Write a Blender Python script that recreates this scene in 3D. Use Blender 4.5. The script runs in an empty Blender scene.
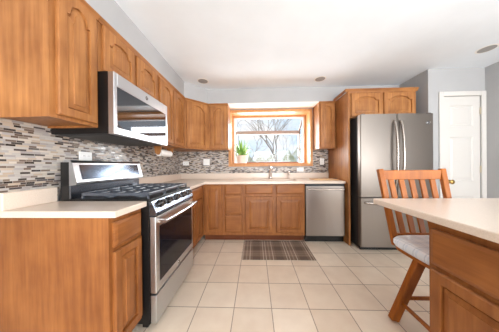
import bpy, bmesh, math, random
from mathutils import Vector, Matrix
PI = math.pi
random.seed(7)
SC = bpy.context.scene
COL = SC.collection

# ------------------------------------------------------------------ camera
F_PX, YAW, PITCH, ROLL, CAM_Z = 175.56, 0.0342, -0.0029, 0.0086, 1.1557
def rotm(a, b):
    return a, b
cy_, sy_, cp_, sp_ = math.cos(YAW), math.sin(YAW), math.cos(PITCH), math.sin(PITCH)
right = Vector((cy_, sy_, 0)); fwd = Vector((-sy_ * cp_, cy_ * cp_, sp_)); up = Vector((sy_ * sp_, -cy_ * sp_, cp_))
cr_, sr_ = math.cos(ROLL), math.sin(ROLL)
right2 = right * cr_ - up * sr_; up2 = right * sr_ + up * cr_
cam_data = bpy.data.cameras.new('camera'); cam = bpy.data.objects.new('camera', cam_data); COL.objects.link(cam)
M = Matrix((right2, up2, -fwd)).transposed().to_4x4(); M.translation = Vector((0, 0, CAM_Z)); cam.matrix_world = M
cam_data.sensor_width = 36.0; cam_data.lens = F_PX / 499 * 36.0; cam_data.clip_start = 0.05; cam_data.clip_end = 300
SC.camera = cam

# ------------------------------------------------------------------ world, lights, exposure
SC.view_settings.view_transform = 'Standard'; SC.view_settings.look = 'None'
SC.view_settings.gamma = 1.0; SC.view_settings.use_curve_mapping = False
SC.view_settings.exposure = 0.30
SC.cycles.max_bounces = 10; SC.cycles.diffuse_bounces = 6; SC.cycles.glossy_bounces = 5
SC.cycles.transparent_max_bounces = 16; SC.cycles.caustics_reflective = False; SC.cycles.caustics_refractive = False
SC.cycles.sample_clamp_indirect = 6.0

W = bpy.data.worlds.new('sky'); SC.world = W; W.use_nodes = True
wn, wl = W.node_tree.nodes, W.node_tree.links
bg = wn['Background']
tc = wn.new('ShaderNodeTexCoord')
mp = wn.new('ShaderNodeMapping'); mp.inputs['Scale'].default_value = (2.0, 2.0, 5.0)
nz = wn.new('ShaderNodeTexNoise'); nz.inputs['Scale'].default_value = 1.6; nz.inputs['Detail'].default_value = 6; nz.inputs['Roughness'].default_value = 0.6
cr = wn.new('ShaderNodeValToRGB'); cr.color_ramp.elements[0].position = 0.40; cr.color_ramp.elements[1].position = 0.62
cr.color_ramp.elements[0].color = (0.60, 0.76, 0.93, 1); cr.color_ramp.elements[1].color = (0.98, 0.98, 1.0, 1)
wl.new(tc.outputs['Generated'], mp.inputs['Vector']); wl.new(mp.outputs['Vector'], nz.inputs['Vector'])
wl.new(nz.outputs['Fac'], cr.inputs['Fac']); wl.new(cr.outputs['Color'], bg.inputs['Color'])
bg.inputs['Strength'].default_value = 0.94

def area(name, loc, direction, sx, sy, power, color=(1, 1, 1), spread=PI):
    d = bpy.data.lights.new(name, 'AREA'); d.shape = 'RECTANGLE'; d.size = sx; d.size_y = sy
    d.energy = power; d.color = color; d.spread = spread
    o = bpy.data.objects.new(name, d); COL.objects.link(o); o.location = loc
    o.rotation_euler = Vector(direction).to_track_quat('-Z', 'Y').to_euler()
    return o
# fill lamps added behind the camera and at right to brighten the room
area('rear_fill', (1.2, -5.05, 1.25), (0, 1, 0.42), 2.7, 2.1, 300, (0.965, 0.985, 1.0))
area('right_fill', (3.0, -0.9, 1.45), (-1, 0.15, 0.5), 2.0, 1.5, 120, (0.955, 0.98, 1.0))  # added side fill for the left cabinets; no window stands there
# daylight entering by the garden window over the sink
area('garden_window_daylight', (0.275, 4.05, 1.62), (0, -1, -0.1), 1.3, 0.9, 58, (0.95, 0.98, 1.0))

# ------------------------------------------------------------------ materials
def lin(c):
    return tuple((v / 255 / 12.92) if v / 255 <= 0.04045 else ((v / 255 + 0.055) / 1.055) ** 2.4 for v in c)
def base_mat(name, rgb=(200, 200, 200), rough=0.5, metal=0.0, spec=0.5, coat=0.0):
    m = bpy.data.materials.new(name); m.use_nodes = True
    b = m.node_tree.nodes['Principled BSDF']
    b.inputs['Base Color'].default_value = (*lin(rgb), 1); b.inputs['Roughness'].default_value = rough
    b.inputs['Metallic'].default_value = metal; b.inputs['Specular IOR Level'].default_value = spec
    b.inputs['Coat Weight'].default_value = coat; b.inputs['Coat Roughness'].default_value = 0.15
    return m
def nodes(m): return m.node_tree.nodes, m.node_tree.links, m.node_tree.nodes['Principled BSDF']
def mottled(name, rgb1, rgb2, scale=(1, 1, 1), noise=5.0, detail=4, rough=0.5, lo=0.35, hi=0.65, bump=0.0, metal=0.0, coat=0.0, spec=0.5, coord='Object'):
    m = base_mat(name, rgb1, rough, metal, spec, coat); n, l, b = nodes(m)
    t = n.new('ShaderNodeTexCoord'); mp = n.new('ShaderNodeMapping'); mp.inputs['Scale'].default_value = scale
    z = n.new('ShaderNodeTexNoise'); z.inputs['Scale'].default_value = noise; z.inputs['Detail'].default_value = detail
    r = n.new('ShaderNodeValToRGB'); r.color_ramp.elements[0].position = lo; r.color_ramp.elements[1].position = hi
    r.color_ramp.elements[0].color = (*lin(rgb1), 1); r.color_ramp.elements[1].color = (*lin(rgb2), 1)
    l.new(t.outputs[coord], mp.inputs['Vector']); l.new(mp.outputs['Vector'], z.inputs['Vector'])
    l.new(z.outputs['Fac'], r.inputs['Fac']); l.new(r.outputs['Color'], b.inputs['Base Color'])
    if bump:
        bp = n.new('ShaderNodeBump'); bp.inputs['Strength'].default_value = bump; bp.inputs['Distance'].default_value = 0.002
        l.new(z.outputs['Fac'], bp.inputs['Height']); l.new(bp.outputs['Normal'], b.inputs['Normal'])
    return m
def wood(name, dark, light, axis='z', rough=0.42, coat=0.05):
    m = base_mat(name, light, rough, 0, 0.3, coat); n, l, b = nodes(m)
    t = n.new('ShaderNodeTexCoord')
    sc = {'z': (26, 26, 1.6), 'x': (1.6, 26, 26), 'y': (26, 1.6, 26)}[axis]
    mp = n.new('ShaderNodeMapping'); mp.inputs['Scale'].default_value = sc
    z = n.new('ShaderNodeTexNoise'); z.inputs['Scale'].default_value = 1.3; z.inputs['Detail'].default_value = 5; z.inputs['Roughness'].default_value = 0.6
    z2 = n.new('ShaderNodeTexNoise'); z2.inputs['Scale'].default_value = 4.0; z2.inputs['Detail'].default_value = 3
    mx = n.new('ShaderNodeMath'); mx.operation = 'MULTIPLY_ADD'; mx.inputs[1].default_value = 0.55
    ml = n.new('ShaderNodeMath'); ml.operation = 'MULTIPLY'; ml.inputs[1].default_value = 0.45
    r = n.new('ShaderNodeValToRGB'); r.color_ramp.elements[0].position = 0.32; r.color_ramp.elements[1].position = 0.68
    r.color_ramp.elements[0].color = (*lin(dark), 1); r.color_ramp.elements[1].color = (*lin(light), 1)
    l.new(t.outputs['Object'], mp.inputs['Vector']); l.new(mp.outputs['Vector'], z.inputs['Vector']); l.new(t.outputs['Object'], z2.inputs['Vector'])
    l.new(z2.outputs['Fac'], ml.inputs[0]); l.new(z.outputs['Fac'], mx.inputs[0]); l.new(ml.outputs[0], mx.inputs[2])
    l.new(mx.outputs[0], r.inputs['Fac']); l.new(r.outputs['Color'], b.inputs['Base Color'])
    return m
def steel(name, rgb, rough=0.28, axis='z', strength=0.12):
    m = base_mat(name, rgb, rough, 1.0); n, l, b = nodes(m)
    t = n.new('ShaderNodeTexCoord'); mp = n.new('ShaderNodeMapping')
    mp.inputs['Scale'].default_value = {'z': (300, 300, 2), 'x': (2, 300, 300), 'y': (300, 2, 300)}[axis]
    z = n.new('ShaderNodeTexNoise'); z.inputs['Scale'].default_value = 1.0; z.inputs['Detail'].default_value = 2
    mr = n.new('ShaderNodeMapRange'); mr.inputs['To Min'].default_value = rough - strength * .5; mr.inputs['To Max'].default_value = rough + strength * .5
    l.new(t.outputs['Object'], mp.inputs['Vector']); l.new(mp.outputs['Vector'], z.inputs['Vector']); l.new(z.outputs['Fac'], mr.inputs['Value'])
    l.new(mr.outputs['Result'], b.inputs['Roughness'])
    return m

m_wood = wood('honey_maple', (128, 77, 39), (186, 129, 76))
m_wood_base = wood('cherry_maple', (116, 65, 29), (166, 106, 56))
m_wood_x = wood('honey_maple_across', (128, 77, 39), (186, 129, 76), 'x')
m_wood_base_x = wood('cherry_maple_across', (116, 65, 29), (166, 106, 56), 'x')
m_toe = wood('dark_toe', (92, 46, 22), (116, 62, 32), 'x')
m_casing = wood('window_casing_wood', (186, 126, 74), (212, 158, 104))
m_stool = wood('orange_stool_wood', (128, 66, 15), (174, 99, 28), 'z', 0.4, 0.0)
m_counter = mottled('cream_countertop', (218, 201, 185), (226, 210, 195), noise=180, detail=2, rough=0.28, coat=0.2)
m_wall = mottled('grey_wall_paint', (173, 173, 174), (177, 177, 178), noise=3, rough=0.85, spec=0.2)
m_ceil = mottled('white_ceiling_paint', (230, 236, 242), (234, 240, 246), noise=3, rough=0.9, spec=0.1)
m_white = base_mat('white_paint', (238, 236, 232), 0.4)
m_plate = base_mat('white_plastic', (240, 240, 238), 0.35)
m_slot = base_mat('dark_slot', (60, 60, 60), 0.6)
m_steel = steel('brushed_steel', (160, 152, 146), 0.30, 'z')
m_steel_x = steel('brushed_steel_across', (206, 209, 213), 0.32, 'x')
m_steel_gloss = steel('polished_range_steel', (112, 119, 130), 0.26, 'x', .06)
m_display = base_mat('smoked_display_glass', (92, 100, 112), 0.14, 1.0)
m_steel_fr = steel('fridge_steel', (138, 130, 123), 0.42, 'z')
m_hinge = base_mat('tan_hinge', (196, 184, 160), 0.4)
m_rhandle = base_mat('bright_handle_steel', (205, 208, 213), 0.22, 1.0)
m_knob = base_mat('knob_steel', (112, 108, 106), 0.25, 1.0)
m_chrome = base_mat('chrome', (225, 225, 228), 0.08, 1.0)
m_nickel = base_mat('polished_handle_steel', (178, 168, 160), 0.25, 1.0)
m_black = base_mat('black_enamel', (14, 14, 15), 0.35)
m_blackglass = base_mat('black_glass', (16, 18, 26), 0.06, 0.0, 0.25, 0.0)
m_mirrorglass = base_mat('reflective_dark_glass', (104, 107, 112), 0.04, 1.0)
m_iron = base_mat('cast_iron', (72, 78, 88), 0.28, 0.0, 0.8)
m_dgrey = base_mat('dark_grey_plastic', (52, 52, 54), 0.5)
m_emblem = base_mat('emblem_grey', (92, 90, 92), 0.3, 0.6)
m_brass = base_mat('aged_brass', (176, 142, 84), 0.3, 1.0)
m_pot = mottled('cream_pot', (226, 214, 204), (236, 228, 220), noise=8, rough=0.5)
m_soil = mottled('potting_soil', (60, 42, 30), (84, 62, 46), noise=60, rough=0.9)
m_leaf = mottled('green_leaf', (92, 148, 64), (156, 196, 104), noise=9, rough=0.45)
m_drystalk = base_mat('dry_stalk', (150, 128, 84), 0.8)
m_paper = base_mat('paper_towel', (242, 240, 236), 0.9)
m_board = wood('cutting_board_wood', (206, 168, 124), (222, 188, 146), 'x', 0.5, 0)
m_lens = base_mat('recessed_light_lens', (150, 147, 144), 0.5)
m_bark = mottled('bare_bark', (150, 138, 130), (190, 178, 170), scale=(8, 8, 1), noise=4, rough=0.9)
m_bush = mottled('pale_bush', (200, 196, 164), (240, 232, 208), noise=2.2, detail=8, rough=0.95)
m_bush2 = mottled('olive_bush', (184, 190, 150), (222, 220, 186), noise=2.6, detail=8, rough=0.95)
m_lawn = mottled('winter_lawn', (148, 150, 106), (176, 170, 128), noise=1.5, detail=8, rough=0.95)
m_door = base_mat('off_white_door_paint', (212, 209, 205), 0.4)
m_vinyl = base_mat('white_vinyl', (236, 236, 236), 0.4)
m_bar = base_mat('bronze_bar', (150, 128, 116), 0.5)
m_darkrail = wood('dark_red_sill_wood', (104, 50, 28), (134, 70, 42), 'x')

def glass_mat(name, fac=0.06):
    m = bpy.data.materials.new(name); m.use_nodes = True; n, l = m.node_tree.nodes, m.node_tree.links
    n.remove(n['Principled BSDF'])
    tr = n.new('ShaderNodeBsdfTransparent'); gl = n.new('ShaderNodeBsdfGlossy'); gl.inputs['Roughness'].default_value = 0.0
    mx = n.new('ShaderNodeMixShader'); mx.inputs[0].default_value = fac
    l.new(tr.outputs[0], mx.inputs[1]); l.new(gl.outputs[0], mx.inputs[2]); l.new(mx.outputs[0], n['Material Output'].inputs['Surface'])
    return m
m_glass = glass_mat('clear_window_glass', 0.012)

def mosaic():
    m = base_mat('strip_mosaic_tile', (160, 145, 130), 0.25); n, l, b = nodes(m)
    g = n.new('ShaderNodeNewGeometry'); s = n.new('ShaderNodeSeparateXYZ'); l.new(g.outputs['Position'], s.inputs[0])
    def mth(op, a, bv=None):
        k = n.new('ShaderNodeMath'); k.operation = op
        for i, v in enumerate((a, bv)):
            if v is None: continue
            if isinstance(v, (int, float)): k.inputs[i].default_value = v
            else: l.new(v, k.inputs[i])
        return k.outputs[0]
    u = mth('ADD', s.outputs['X'], s.outputs['Y'])
    row = mth('DIVIDE', s.outputs['Z'], 0.0128)
    ri = mth('FLOOR', row); rf = mth('FRACT', row)
    wnz = n.new('ShaderNodeTexWhiteNoise'); wnz.noise_dimensions = '1D'; l.new(ri, wnz.inputs['W'])
    ln = mth('MULTIPLY_ADD', wnz.outputs['Value'], 6.0)
    ln.node.inputs[2].default_value = 19.0
    uu = mth('ADD', mth('MULTIPLY', u, ln), mth('MULTIPLY', ri, 37.7))
    v1 = n.new('ShaderNodeTexVoronoi'); v1.voronoi_dimensions = '1D'; v1.feature = 'F1'; v1.inputs['Scale'].default_value = 1.0; l.new(uu, v1.inputs['W'])
    v2 = n.new('ShaderNodeTexVoronoi'); v2.voronoi_dimensions = '1D'; v2.feature = 'DISTANCE_TO_EDGE'; v2.inputs['Scale'].default_value = 1.0; l.new(uu, v2.inputs['W'])
    sep = n.new('ShaderNodeSeparateColor'); l.new(v1.outputs['Color'], sep.inputs[0])
    ramp = n.new('ShaderNodeValToRGB'); ramp.color_ramp.interpolation = 'CONSTANT'
    cols = [(0.0, (52, 42, 38)), (0.11, (188, 183, 178)), (0.28, (132, 117, 105)), (0.41, (200, 190, 178)), (0.55, (104, 86, 75)), (0.65, (168, 162, 160)), (0.79, (186, 168, 150)), (0.91, (84, 76, 76))]
    el = ramp.color_ramp.elements
    while len(el) < len(cols): el.new(0.5)
    for e, (p, c) in zip(el, cols): e.position = p; e.color = (*lin(c), 1)
    l.new(sep.outputs[0], ramp.inputs['Fac'])
    gr = mth('MAXIMUM', mth('LESS_THAN', rf, 0.13), mth('LESS_THAN', v2.outputs['Distance'], 0.022))
    mx = n.new('ShaderNodeMix'); mx.data_type = 'RGBA'; l.new(gr, mx.inputs['Factor']); l.new(ramp.outputs['Color'], mx.inputs['A']); mx.inputs['B'].default_value = (*lin((176, 168, 160)), 1)
    l.new(mx.outputs['Result'], b.inputs['Base Color'])
    rr = mth('MULTIPLY_ADD', sep.outputs[1], 0.4); rr.node.inputs[2].default_value = 0.12
    l.new(mth('MAXIMUM', rr, mth('MULTIPLY', gr, 0.8)), b.inputs['Roughness'])
    bp = n.new('ShaderNodeBump'); bp.inputs['Strength'].default_value = 0.5; bp.inputs['Distance'].default_value = 0.002; bp.invert = True
    l.new(gr, bp.inputs['Height']); l.new(bp.outputs['Normal'], b.inputs['Normal'])
    return m
m_mosaic = mosaic()

def floor_tile():
    m = base_mat('beige_floor_tile', (214, 196, 174), 0.32); n, l, b = nodes(m)
    g = n.new('ShaderNodeNewGeometry'); s = n.new('ShaderNodeSeparateXYZ'); l.new(g.outputs['Position'], s.inputs[0])
    T = 0.3031
    def mth(op, a, bv=None):
        k = n.new('ShaderNodeMath'); k.operation = op
        for i, v in enumerate((a, bv)):
            if v is None: continue
            if isinstance(v, (int, float)): k.inputs[i].default_value = v
            else: l.new(v, k.inputs[i])
        return k.outputs[0]
    ux = mth('DIVIDE', mth('SUBTRACT', s.outputs['X'], -0.4863), T); uy = mth('DIVIDE', mth('SUBTRACT', s.outputs['Y'], 2.3284), T)
    hw = 0.011
    def line(u):
        f = mth('FRACT', mth('ADD', u, 0.5)); d = mth('ABSOLUTE', mth('SUBTRACT', f, 0.5)); return mth('LESS_THAN', d, hw)
    gr = mth('MAXIMUM', line(ux), line(uy))
    cmb = n.new('ShaderNodeCombineXYZ'); l.new(mth('FLOOR', ux), cmb.inputs[0]); l.new(mth('FLOOR', uy), cmb.inputs[1])
    wz = n.new('ShaderNodeTexWhiteNoise'); wz.noise_dimensions = '2D'; l.new(cmb.outputs[0], wz.inputs['Vector'])
    nz = n.new('ShaderNodeTexNoise'); nz.inputs['Scale'].default_value = 7; nz.inputs['Detail'].default_value = 6; l.new(g.outputs['Position'], nz.inputs['Vector'])
    fac = mth('ADD', mth('MULTIPLY', wz.outputs['Value'], 0.3), mth('MULTIPLY', nz.outputs['Fac'], 0.7))
    r = n.new('ShaderNodeValToRGB'); r.color_ramp.elements[0].position = 0.25; r.color_ramp.elements[1].position = 0.75
    r.color_ramp.elements[0].color = (*lin((224, 205, 183)), 1); r.color_ramp.elements[1].color = (*lin((240, 225, 205)), 1)
    l.new(fac, r.inputs['Fac'])
    mx = n.new('ShaderNodeMix'); mx.data_type = 'RGBA'; l.new(gr, mx.inputs['Factor']); l.new(r.outputs['Color'], mx.inputs['A']); mx.inputs['B'].default_value = (*lin((168, 148, 130)), 1)
    l.new(mx.outputs['Result'], b.inputs['Base Color'])
    l.new(mth('MULTIPLY_ADD', gr, 0.5), b.inputs['Roughness']); b.inputs['Roughness'].links[0].from_node.inputs[2].default_value = 0.33
    bp = n.new('ShaderNodeBump'); bp.inputs['Strength'].default_value = 0.4; bp.inputs['Distance'].default_value = 0.003; bp.invert = True
    l.new(gr, bp.inputs['Height']); l.new(bp.outputs['Normal'], b.inputs['Normal'])
    return m
m_floor = floor_tile()

def plaid(name, stops_u, stops_v, ground, coordscale=1.0):
    m = base_mat(name, ground, 0.95); n, l, b = nodes(m)
    t = n.new('ShaderNodeTexCoord'); s = n.new('ShaderNodeSeparateXYZ'); l.new(t.outputs['Object'], s.inputs[0])
    outs = []
    for ax, (period, stops) in (('X', stops_u), ('Y', stops_v)):
        d = n.new('ShaderNodeMath'); d.operation = 'DIVIDE'; d.inputs[1].default_value = period; l.new(s.outputs[ax], d.inputs[0])
        f = n.new('ShaderNodeMath'); f.operation = 'FRACT'; l.new(d.outputs[0], f.inputs[0])
        r = n.new('ShaderNodeValToRGB'); r.color_ramp.interpolation = 'CONSTANT'; el = r.color_ramp.elements
        while len(el) < len(stops): el.new(0.5)
        for e, (p, c) in zip(el, stops): e.position = p; e.color = (*lin(c), 1)
        l.new(f.outputs[0], r.inputs['Fac']); outs.append(r.outputs['Color'])
    mx = n.new('ShaderNodeMix'); mx.data_type = 'RGBA'; mx.inputs['Factor'].default_value = 0.5
    l.new(outs[0], mx.inputs['A']); l.new(outs[1], mx.inputs['B']); l.new(mx.outputs['Result'], b.inputs['Base Color'])
    return m
_dk, _md, _lt, _cr = (104, 86, 73), (136, 115, 99), (176, 156, 139), (218, 203, 186)
m_rug = plaid('brown_plaid', (0.29, [(0, _dk), (.22, _md), (.34, _cr), (.38, _md), (.46, _cr), (.50, _md), (.60, _lt), (.66, _md), (.76, _cr), (.80, _md), (.90, _dk)]),
              (0.27, [(0, _dk), (.25, _md), (.36, _lt), (.40, _md), (.52, _lt), (.56, _md), (.70, _lt), (.74, _md), (.88, _dk)]), _md)
_w, _g, _b = (232, 232, 234), (188, 192, 200), (206, 212, 222)
m_cush = plaid('pale_check_cloth', (0.075, [(0, _w), (.45, _b), (.62, _w), (.75, _g), (.85, _w)]), (0.075, [(0, _w), (.45, _b), (.62, _w), (.75, _g), (.85, _w)]), _w)

# ------------------------------------------------------------------ mesh helpers
def BM(): return bmesh.new()
def add_box(bm, x0, x1, y0, y1, z0, z1, bev=0.0, seg=1):
    vs = [bm.verts.new(p) for p in ((x0, y0, z0), (x1, y0, z0), (x1, y1, z0), (x0, y1, z0), (x0, y0, z1), (x1, y0, z1), (x1, y1, z1), (x0, y1, z1))]
    fs = [bm.faces.new([vs[i] for i in q]) for q in ((3, 2, 1, 0), (4, 5, 6, 7), (0, 1, 5, 4), (1, 2, 6, 5), (2, 3, 7, 6), (3, 0, 4, 7))]
    if bev > 0:
        es = list({e for f in fs for e in f.edges})
        bmesh.ops.bevel(bm, geom=es, offset=bev, segments=seg, affect='EDGES', profile=0.6)
    return bm
def add_prism(bm, pts, a, b, axis='y'):
    """extrude a closed outline (list of 2-d points) along an axis from a to b"""
    def P(p, t):
        return {'y': (p[0], t, p[1]), 'x': (t, p[0], p[1]), 'z': (p[0], p[1], t)}[axis]
    A = [bm.verts.new(P(p, a)) for p in pts]; B = [bm.verts.new(P(p, b)) for p in pts]
    fs = [bm.faces.new(A), bm.faces.new(B[::-1])]
    n = len(pts)
    for i in range(n): fs.append(bm.faces.new((A[i], B[i], B[(i + 1) % n], A[(i + 1) % n])))
    bmesh.ops.recalc_face_normals(bm, faces=fs)
    return bm
def add_tube(bm, path, r, seg=10, cap=True, sx=1.0, radii=None):
    path = [Vector(p) for p in path]; rings = []
    for i, p in enumerate(path):
        d = (path[min(i + 1, len(path) - 1)] - path[max(i - 1, 0)]).normalized()
        ref = Vector((0, 0, 1)) if abs(d.z) < 0.95 else Vector((0, 1, 0))
        u = d.cross(ref).normalized(); v = d.cross(u).normalized(); rr = radii[i] if radii else r
        rings.append([bm.verts.new(p + u * rr * sx * math.cos(2 * PI * k / seg) + v * rr * math.sin(2 * PI * k / seg)) for k in range(seg)])
    fs = []
    for a, b in zip(rings, rings[1:]):
        for k in range(seg): fs.append(bm.faces.new((a[k], a[(k + 1) % seg], b[(k + 1) % seg], b[k])))
    if cap: fs.append(bm.faces.new(rings[0][::-1])); fs.append(bm.faces.new(rings[-1]))
    bmesh.ops.recalc_face_normals(bm, faces=fs)
    return bm
def add_lathe(bm, prof, seg=24, c=(0, 0, 0), axis='z'):
    """prof: list of (radius, height)"""
    rings = []
    def P(r, h, a):
        x, y = r * math.cos(a), r * math.sin(a)
        return {'z': (c[0] + x, c[1] + y, c[2] + h), 'x': (c[0] + h, c[1] + x, c[2] + y), 'y': (c[0] + x, c[1] + h, c[2] + y)}[axis]
    for r, h in prof:
        rings.append([bm.verts.new(P(max(r, 1e-4), h, 2 * PI * k / seg)) for k in range(seg)])
    fs = []
    for a, b in zip(rings, rings[1:]):
        for k in range(seg): fs.append(bm.faces.new((a[k], a[(k + 1) % seg], b[(k + 1) % seg], b[k])))
    fs.append(bm.faces.new(rings[0])); fs.append(bm.faces.new(rings[-1]))
    bmesh.ops.recalc_face_normals(bm, faces=fs)
    return bm
def add_bar(bm, p0, p1, w, t, wdir=(1, 0, 0), taper=1.0):
    """rectangular bar from p0 to p1; w measured along wdir"""
    p0, p1 = Vector(p0), Vector(p1); d = (p1 - p0).normalized()
    u = Vector(wdir); u = (u - d * u.dot(d)).normalized(); v = d.cross(u)
    vs = []
    for p, k in ((p0, 1.0), (p1, taper)):
        for a, b in ((-1, -1), (1, -1), (1, 1), (-1, 1)): vs.append(bm.verts.new(p + u * a * w * k / 2 + v * b * t / 2))
    fs = [bm.faces.new([vs[i] for i in q]) for q in ((3, 2, 1, 0), (4, 5, 6, 7), (0, 1, 5, 4), (1, 2, 6, 5), (2, 3, 7, 6), (3, 0, 4, 7))]
    bmesh.ops.recalc_face_normals(bm, faces=fs)
    bmesh.ops.bevel(bm, geom=list({e for f in fs for e in f.edges}), offset=min(w, t) * .12, segments=1, affect='EDGES')
    return bm
def obj(name, bm, mat, parent=None, smooth=False, loc=None):
    me = bpy.data.meshes.new(name); bm.to_mesh(me); bm.free()
    o = bpy.data.objects.new(name, me); COL.objects.link(o); me.materials.append(mat)
    if smooth:
        me.shade_smooth()
        md = o.modifiers.new('es', 'EDGE_SPLIT'); md.split_angle = math.radians(40)
    if parent is not None: o.parent = parent
    if loc is not None: o.location = loc
    return o
def box(name, x0, x1, y0, y1, z0, z1, mat, parent=None, bev=0.0, seg=1):
    return obj(name, add_box(BM(), x0, x1, y0, y1, z0, z1, bev, seg), mat, parent)
def tag(o, label, cat, group=None, kind=None):
    o['label'] = label; o['category'] = cat
    if group: o['group'] = group
    if kind: o['kind'] = kind
    return o
def thing(name, label, cat, loc=(0, 0, 0), rotz=0.0, group=None):
    o = bpy.data.objects.new(name, None); COL.objects.link(o); o.empty_display_size = 0.1
    o.location = loc; o.rotation_euler = (0, 0, rotz)
    return tag(o, label, cat, group)
def struct(name, bm, mat, label=None, cat=None, parent=None):
    o = obj(name, bm, mat, parent); o['kind'] = 'structure'
    if label: o['label'] = label
    if cat: o['category'] = cat
    return o
def sbox(name, x0, x1, y0, y1, z0, z1, mat, label, cat):
    return struct(name, add_box(BM(), x0, x1, y0, y1, z0, z1), mat, label, cat)

# ------------------------------------------------------------------ the room
XL, XR, YB, YR, H = -1.44, 3.08, 3.25, -5.2, 2.44
CX, CY = 2.345, 2.46              # pantry closet side wall and front wall
SOFF_Z = 2.203
sbox('floor', XL - .1, XR + .1, YR - .1, YB + .1, -0.08, 0, m_floor, 'beige square ceramic tile floor with grey brown grout', 'floor')
sbox('ceiling', XL - .1, XR + .1, YR - .1, YB + .1, H, H + .1, m_ceil, 'plain white painted ceiling over the whole kitchen', 'ceiling')
sbox('wall_left', XL - .1, XL, YR, YB, 0, H, m_wall, 'grey wall behind the range and left cabinets', 'wall')
WX0, WX1, WZ0, WZ1 = -.453, 1.0, 1.18, 2.137     # opening of the garden window
bm = BM()
add_box(bm, XL - .1, WX0 - .012, YB, YB + .12, 0, H); add_box(bm, WX1 + .012, CX + .8, YB, YB + .12, 0, H)
add_box(bm, WX0 - .012, WX1 + .012, YB, YB + .12, 0, WZ0 - .012); add_box(bm, WX0 - .012, WX1 + .012, YB, YB + .12, WZ1 + .012, H)
struct('wall_back', bm, m_wall, 'back wall around the garden window over the sink', 'wall')
sbox('wall_right', XR, XR + .1, YR, CY + .1, 0, H, m_wall, 'grey wall at far right beyond the white door', 'wall')
DX0, DX1, DZ = 2.535, 3.02, 2.065                # pantry door opening
bm = BM()
add_box(bm, CX, DX0, CY, CY + .1, 0, H); add_box(bm, DX1, XR, CY, CY + .1, 0, H); add_box(bm, DX0, DX1, CY, CY + .1, DZ, H)
struct('wall_closet', bm, m_wall, 'grey closet wall around the white panel door', 'wall')
sbox('wall_closet_side', CX, CX + .1, CY + .1, YB, 0, H, m_wall, 'grey closet side wall running back beside the fridge', 'wall')
bm = BM()
add_box(bm, XL - .1, -.2, YR - .1, YR, 0, H); add_box(bm, 2.6, XR + .1, YR - .1, YR, 0, H); add_box(bm, -.2, 2.6, YR - .1, YR, 2.3, H)
struct('wall_rear', bm, m_wall, 'wall with an added patio door behind the viewer', 'wall')
# unseen patio door added in the rear wall for the rear fill lamp
pd = thing('door_2', 'added white framed sliding patio door, unseen behind the viewer', 'door'); pd['kind'] = 'structure'
bm = BM()
for x0, x1 in ((-.2, -.12), (1.16, 1.24), (2.52, 2.6)): add_box(bm, x0, x1, YR - .08, YR - .02, 0, 2.3)
add_box(bm, -.12, 2.52, YR - .08, YR - .02, 0, .08); add_box(bm, -.12, 2.52, YR - .08, YR - .02, 2.22, 2.3)
obj('frame', bm, m_white, pd); box('glass', -.12, 2.52, YR - .055, YR - .05, .08, 2.22, m_glass, pd)
# soffit above the wall cabinets, following the diagonal corner
SX, SY = -1.078, 2.934
bm = BM()
add_prism(bm, [(XL, .885), (SX, .885), (SX, 2.645), (-.792, SY), (CX, SY), (CX, YB), (XL, YB)], SOFF_Z, H, 'z')
struct('soffit', bm, m_wall, 'grey painted soffit above the wall cabinets', 'soffit')
sbox('lit_underside_1', -.452, 1.052, SY + .002, YB - .001, SOFF_Z - .012, SOFF_Z - .001, m_white, 'white panel standing in for the window-lit soffit underside above the window', 'trim')  # added white panel puts the window light on the soffit underside into colour
# mosaic backsplashes
bm = BM(); add_box(bm, XL, XL + .008, .0, YB - .001, .95, 1.50)
struct('backsplash_left', bm, m_mosaic, 'strip mosaic backsplash on the left wall behind the range', 'backsplash')
bm = BM()
add_box(bm, XL + .009, -.50, YB - .008, YB, .95, 1.5); add_box(bm, -.50, 1.048, YB - .008, YB, .95, 1.12); add_box(bm, 1.048, 1.323, YB - .008, YB, .95, 1.5)
struct('backsplash_back', bm, m_mosaic, 'strip mosaic backsplash on the back wall below the window', 'backsplash')
bm = BM(); add_box(bm, CX - .001, 2.475, CY - .014, CY, 0, .09); 
struct('baseboard_closet', bm, m_white, 'white baseboard left of the white door', 'baseboard')
bm = BM(); add_box(bm, XR - .014, XR, YR, CY, 0, .09)
struct('baseboard_right', bm, m_white, 'white baseboard along the right wall', 'baseboard')

# ------------------------------------------------------------------ garden window
win = thing('window_1', 'wood cased garden window with sloped glass top over the sink', 'window'); win['kind'] = 'structure'
YC0, YJ, YF = YB - .02, 3.50, 3.88
ZT_BACK, ZT_FRONT = 2.10, 1.90
def ring(bm, x0, x1, z0, z1, w, y0, y1, bev=0.0):
    add_box(bm, x0 - w, x0, y0, y1, z0 - w, z1 + w, bev); add_box(bm, x1, x1 + w, y0, y1, z0 - w, z1 + w, bev)
    add_box(bm, x0, x1, y0, y1, z1, z1 + w, bev); add_box(bm, x0, x1, y0, y1, z0 - w, z0, bev)
bm = BM(); ring(bm, WX0, WX1, WZ0, WZ1, .045, YC0, YB - .001, .004)
obj('casing', bm, m_casing, win)
bm = BM(); ring(bm, WX0, WX1, WZ0, WZ1, .012, YB, YJ)
obj('jamb', bm, m_casing, win)
bm = BM(); ring(bm, WX0 + .024, WX1 - .026, WZ0 + .022, WZ1 - .022, .05, YJ, YJ + .03, .003)
obj('inner_frame', bm, m_casing, win)
IX0, IX1, IZ0 = WX0 + .02, WX1 - .02, WZ0
box('shelf_sill', IX0, IX1, YJ - .002, YF + .05, WZ0 - .03, WZ0 - .004, m_casing, win)
bm = BM()
fw = .036
for x0, x1 in ((IX0, IX0 + fw), (IX1 - fw, IX1)):
    add_box(bm, x0, x1, YF, YF + .04, IZ0, ZT_FRONT); add_box(bm, x0, x1, YJ + .031, YJ + .06, IZ0, ZT_BACK)
    add_box(bm, x0, x1, YJ + .06, YF, IZ0, IZ0 + .03)
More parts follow.
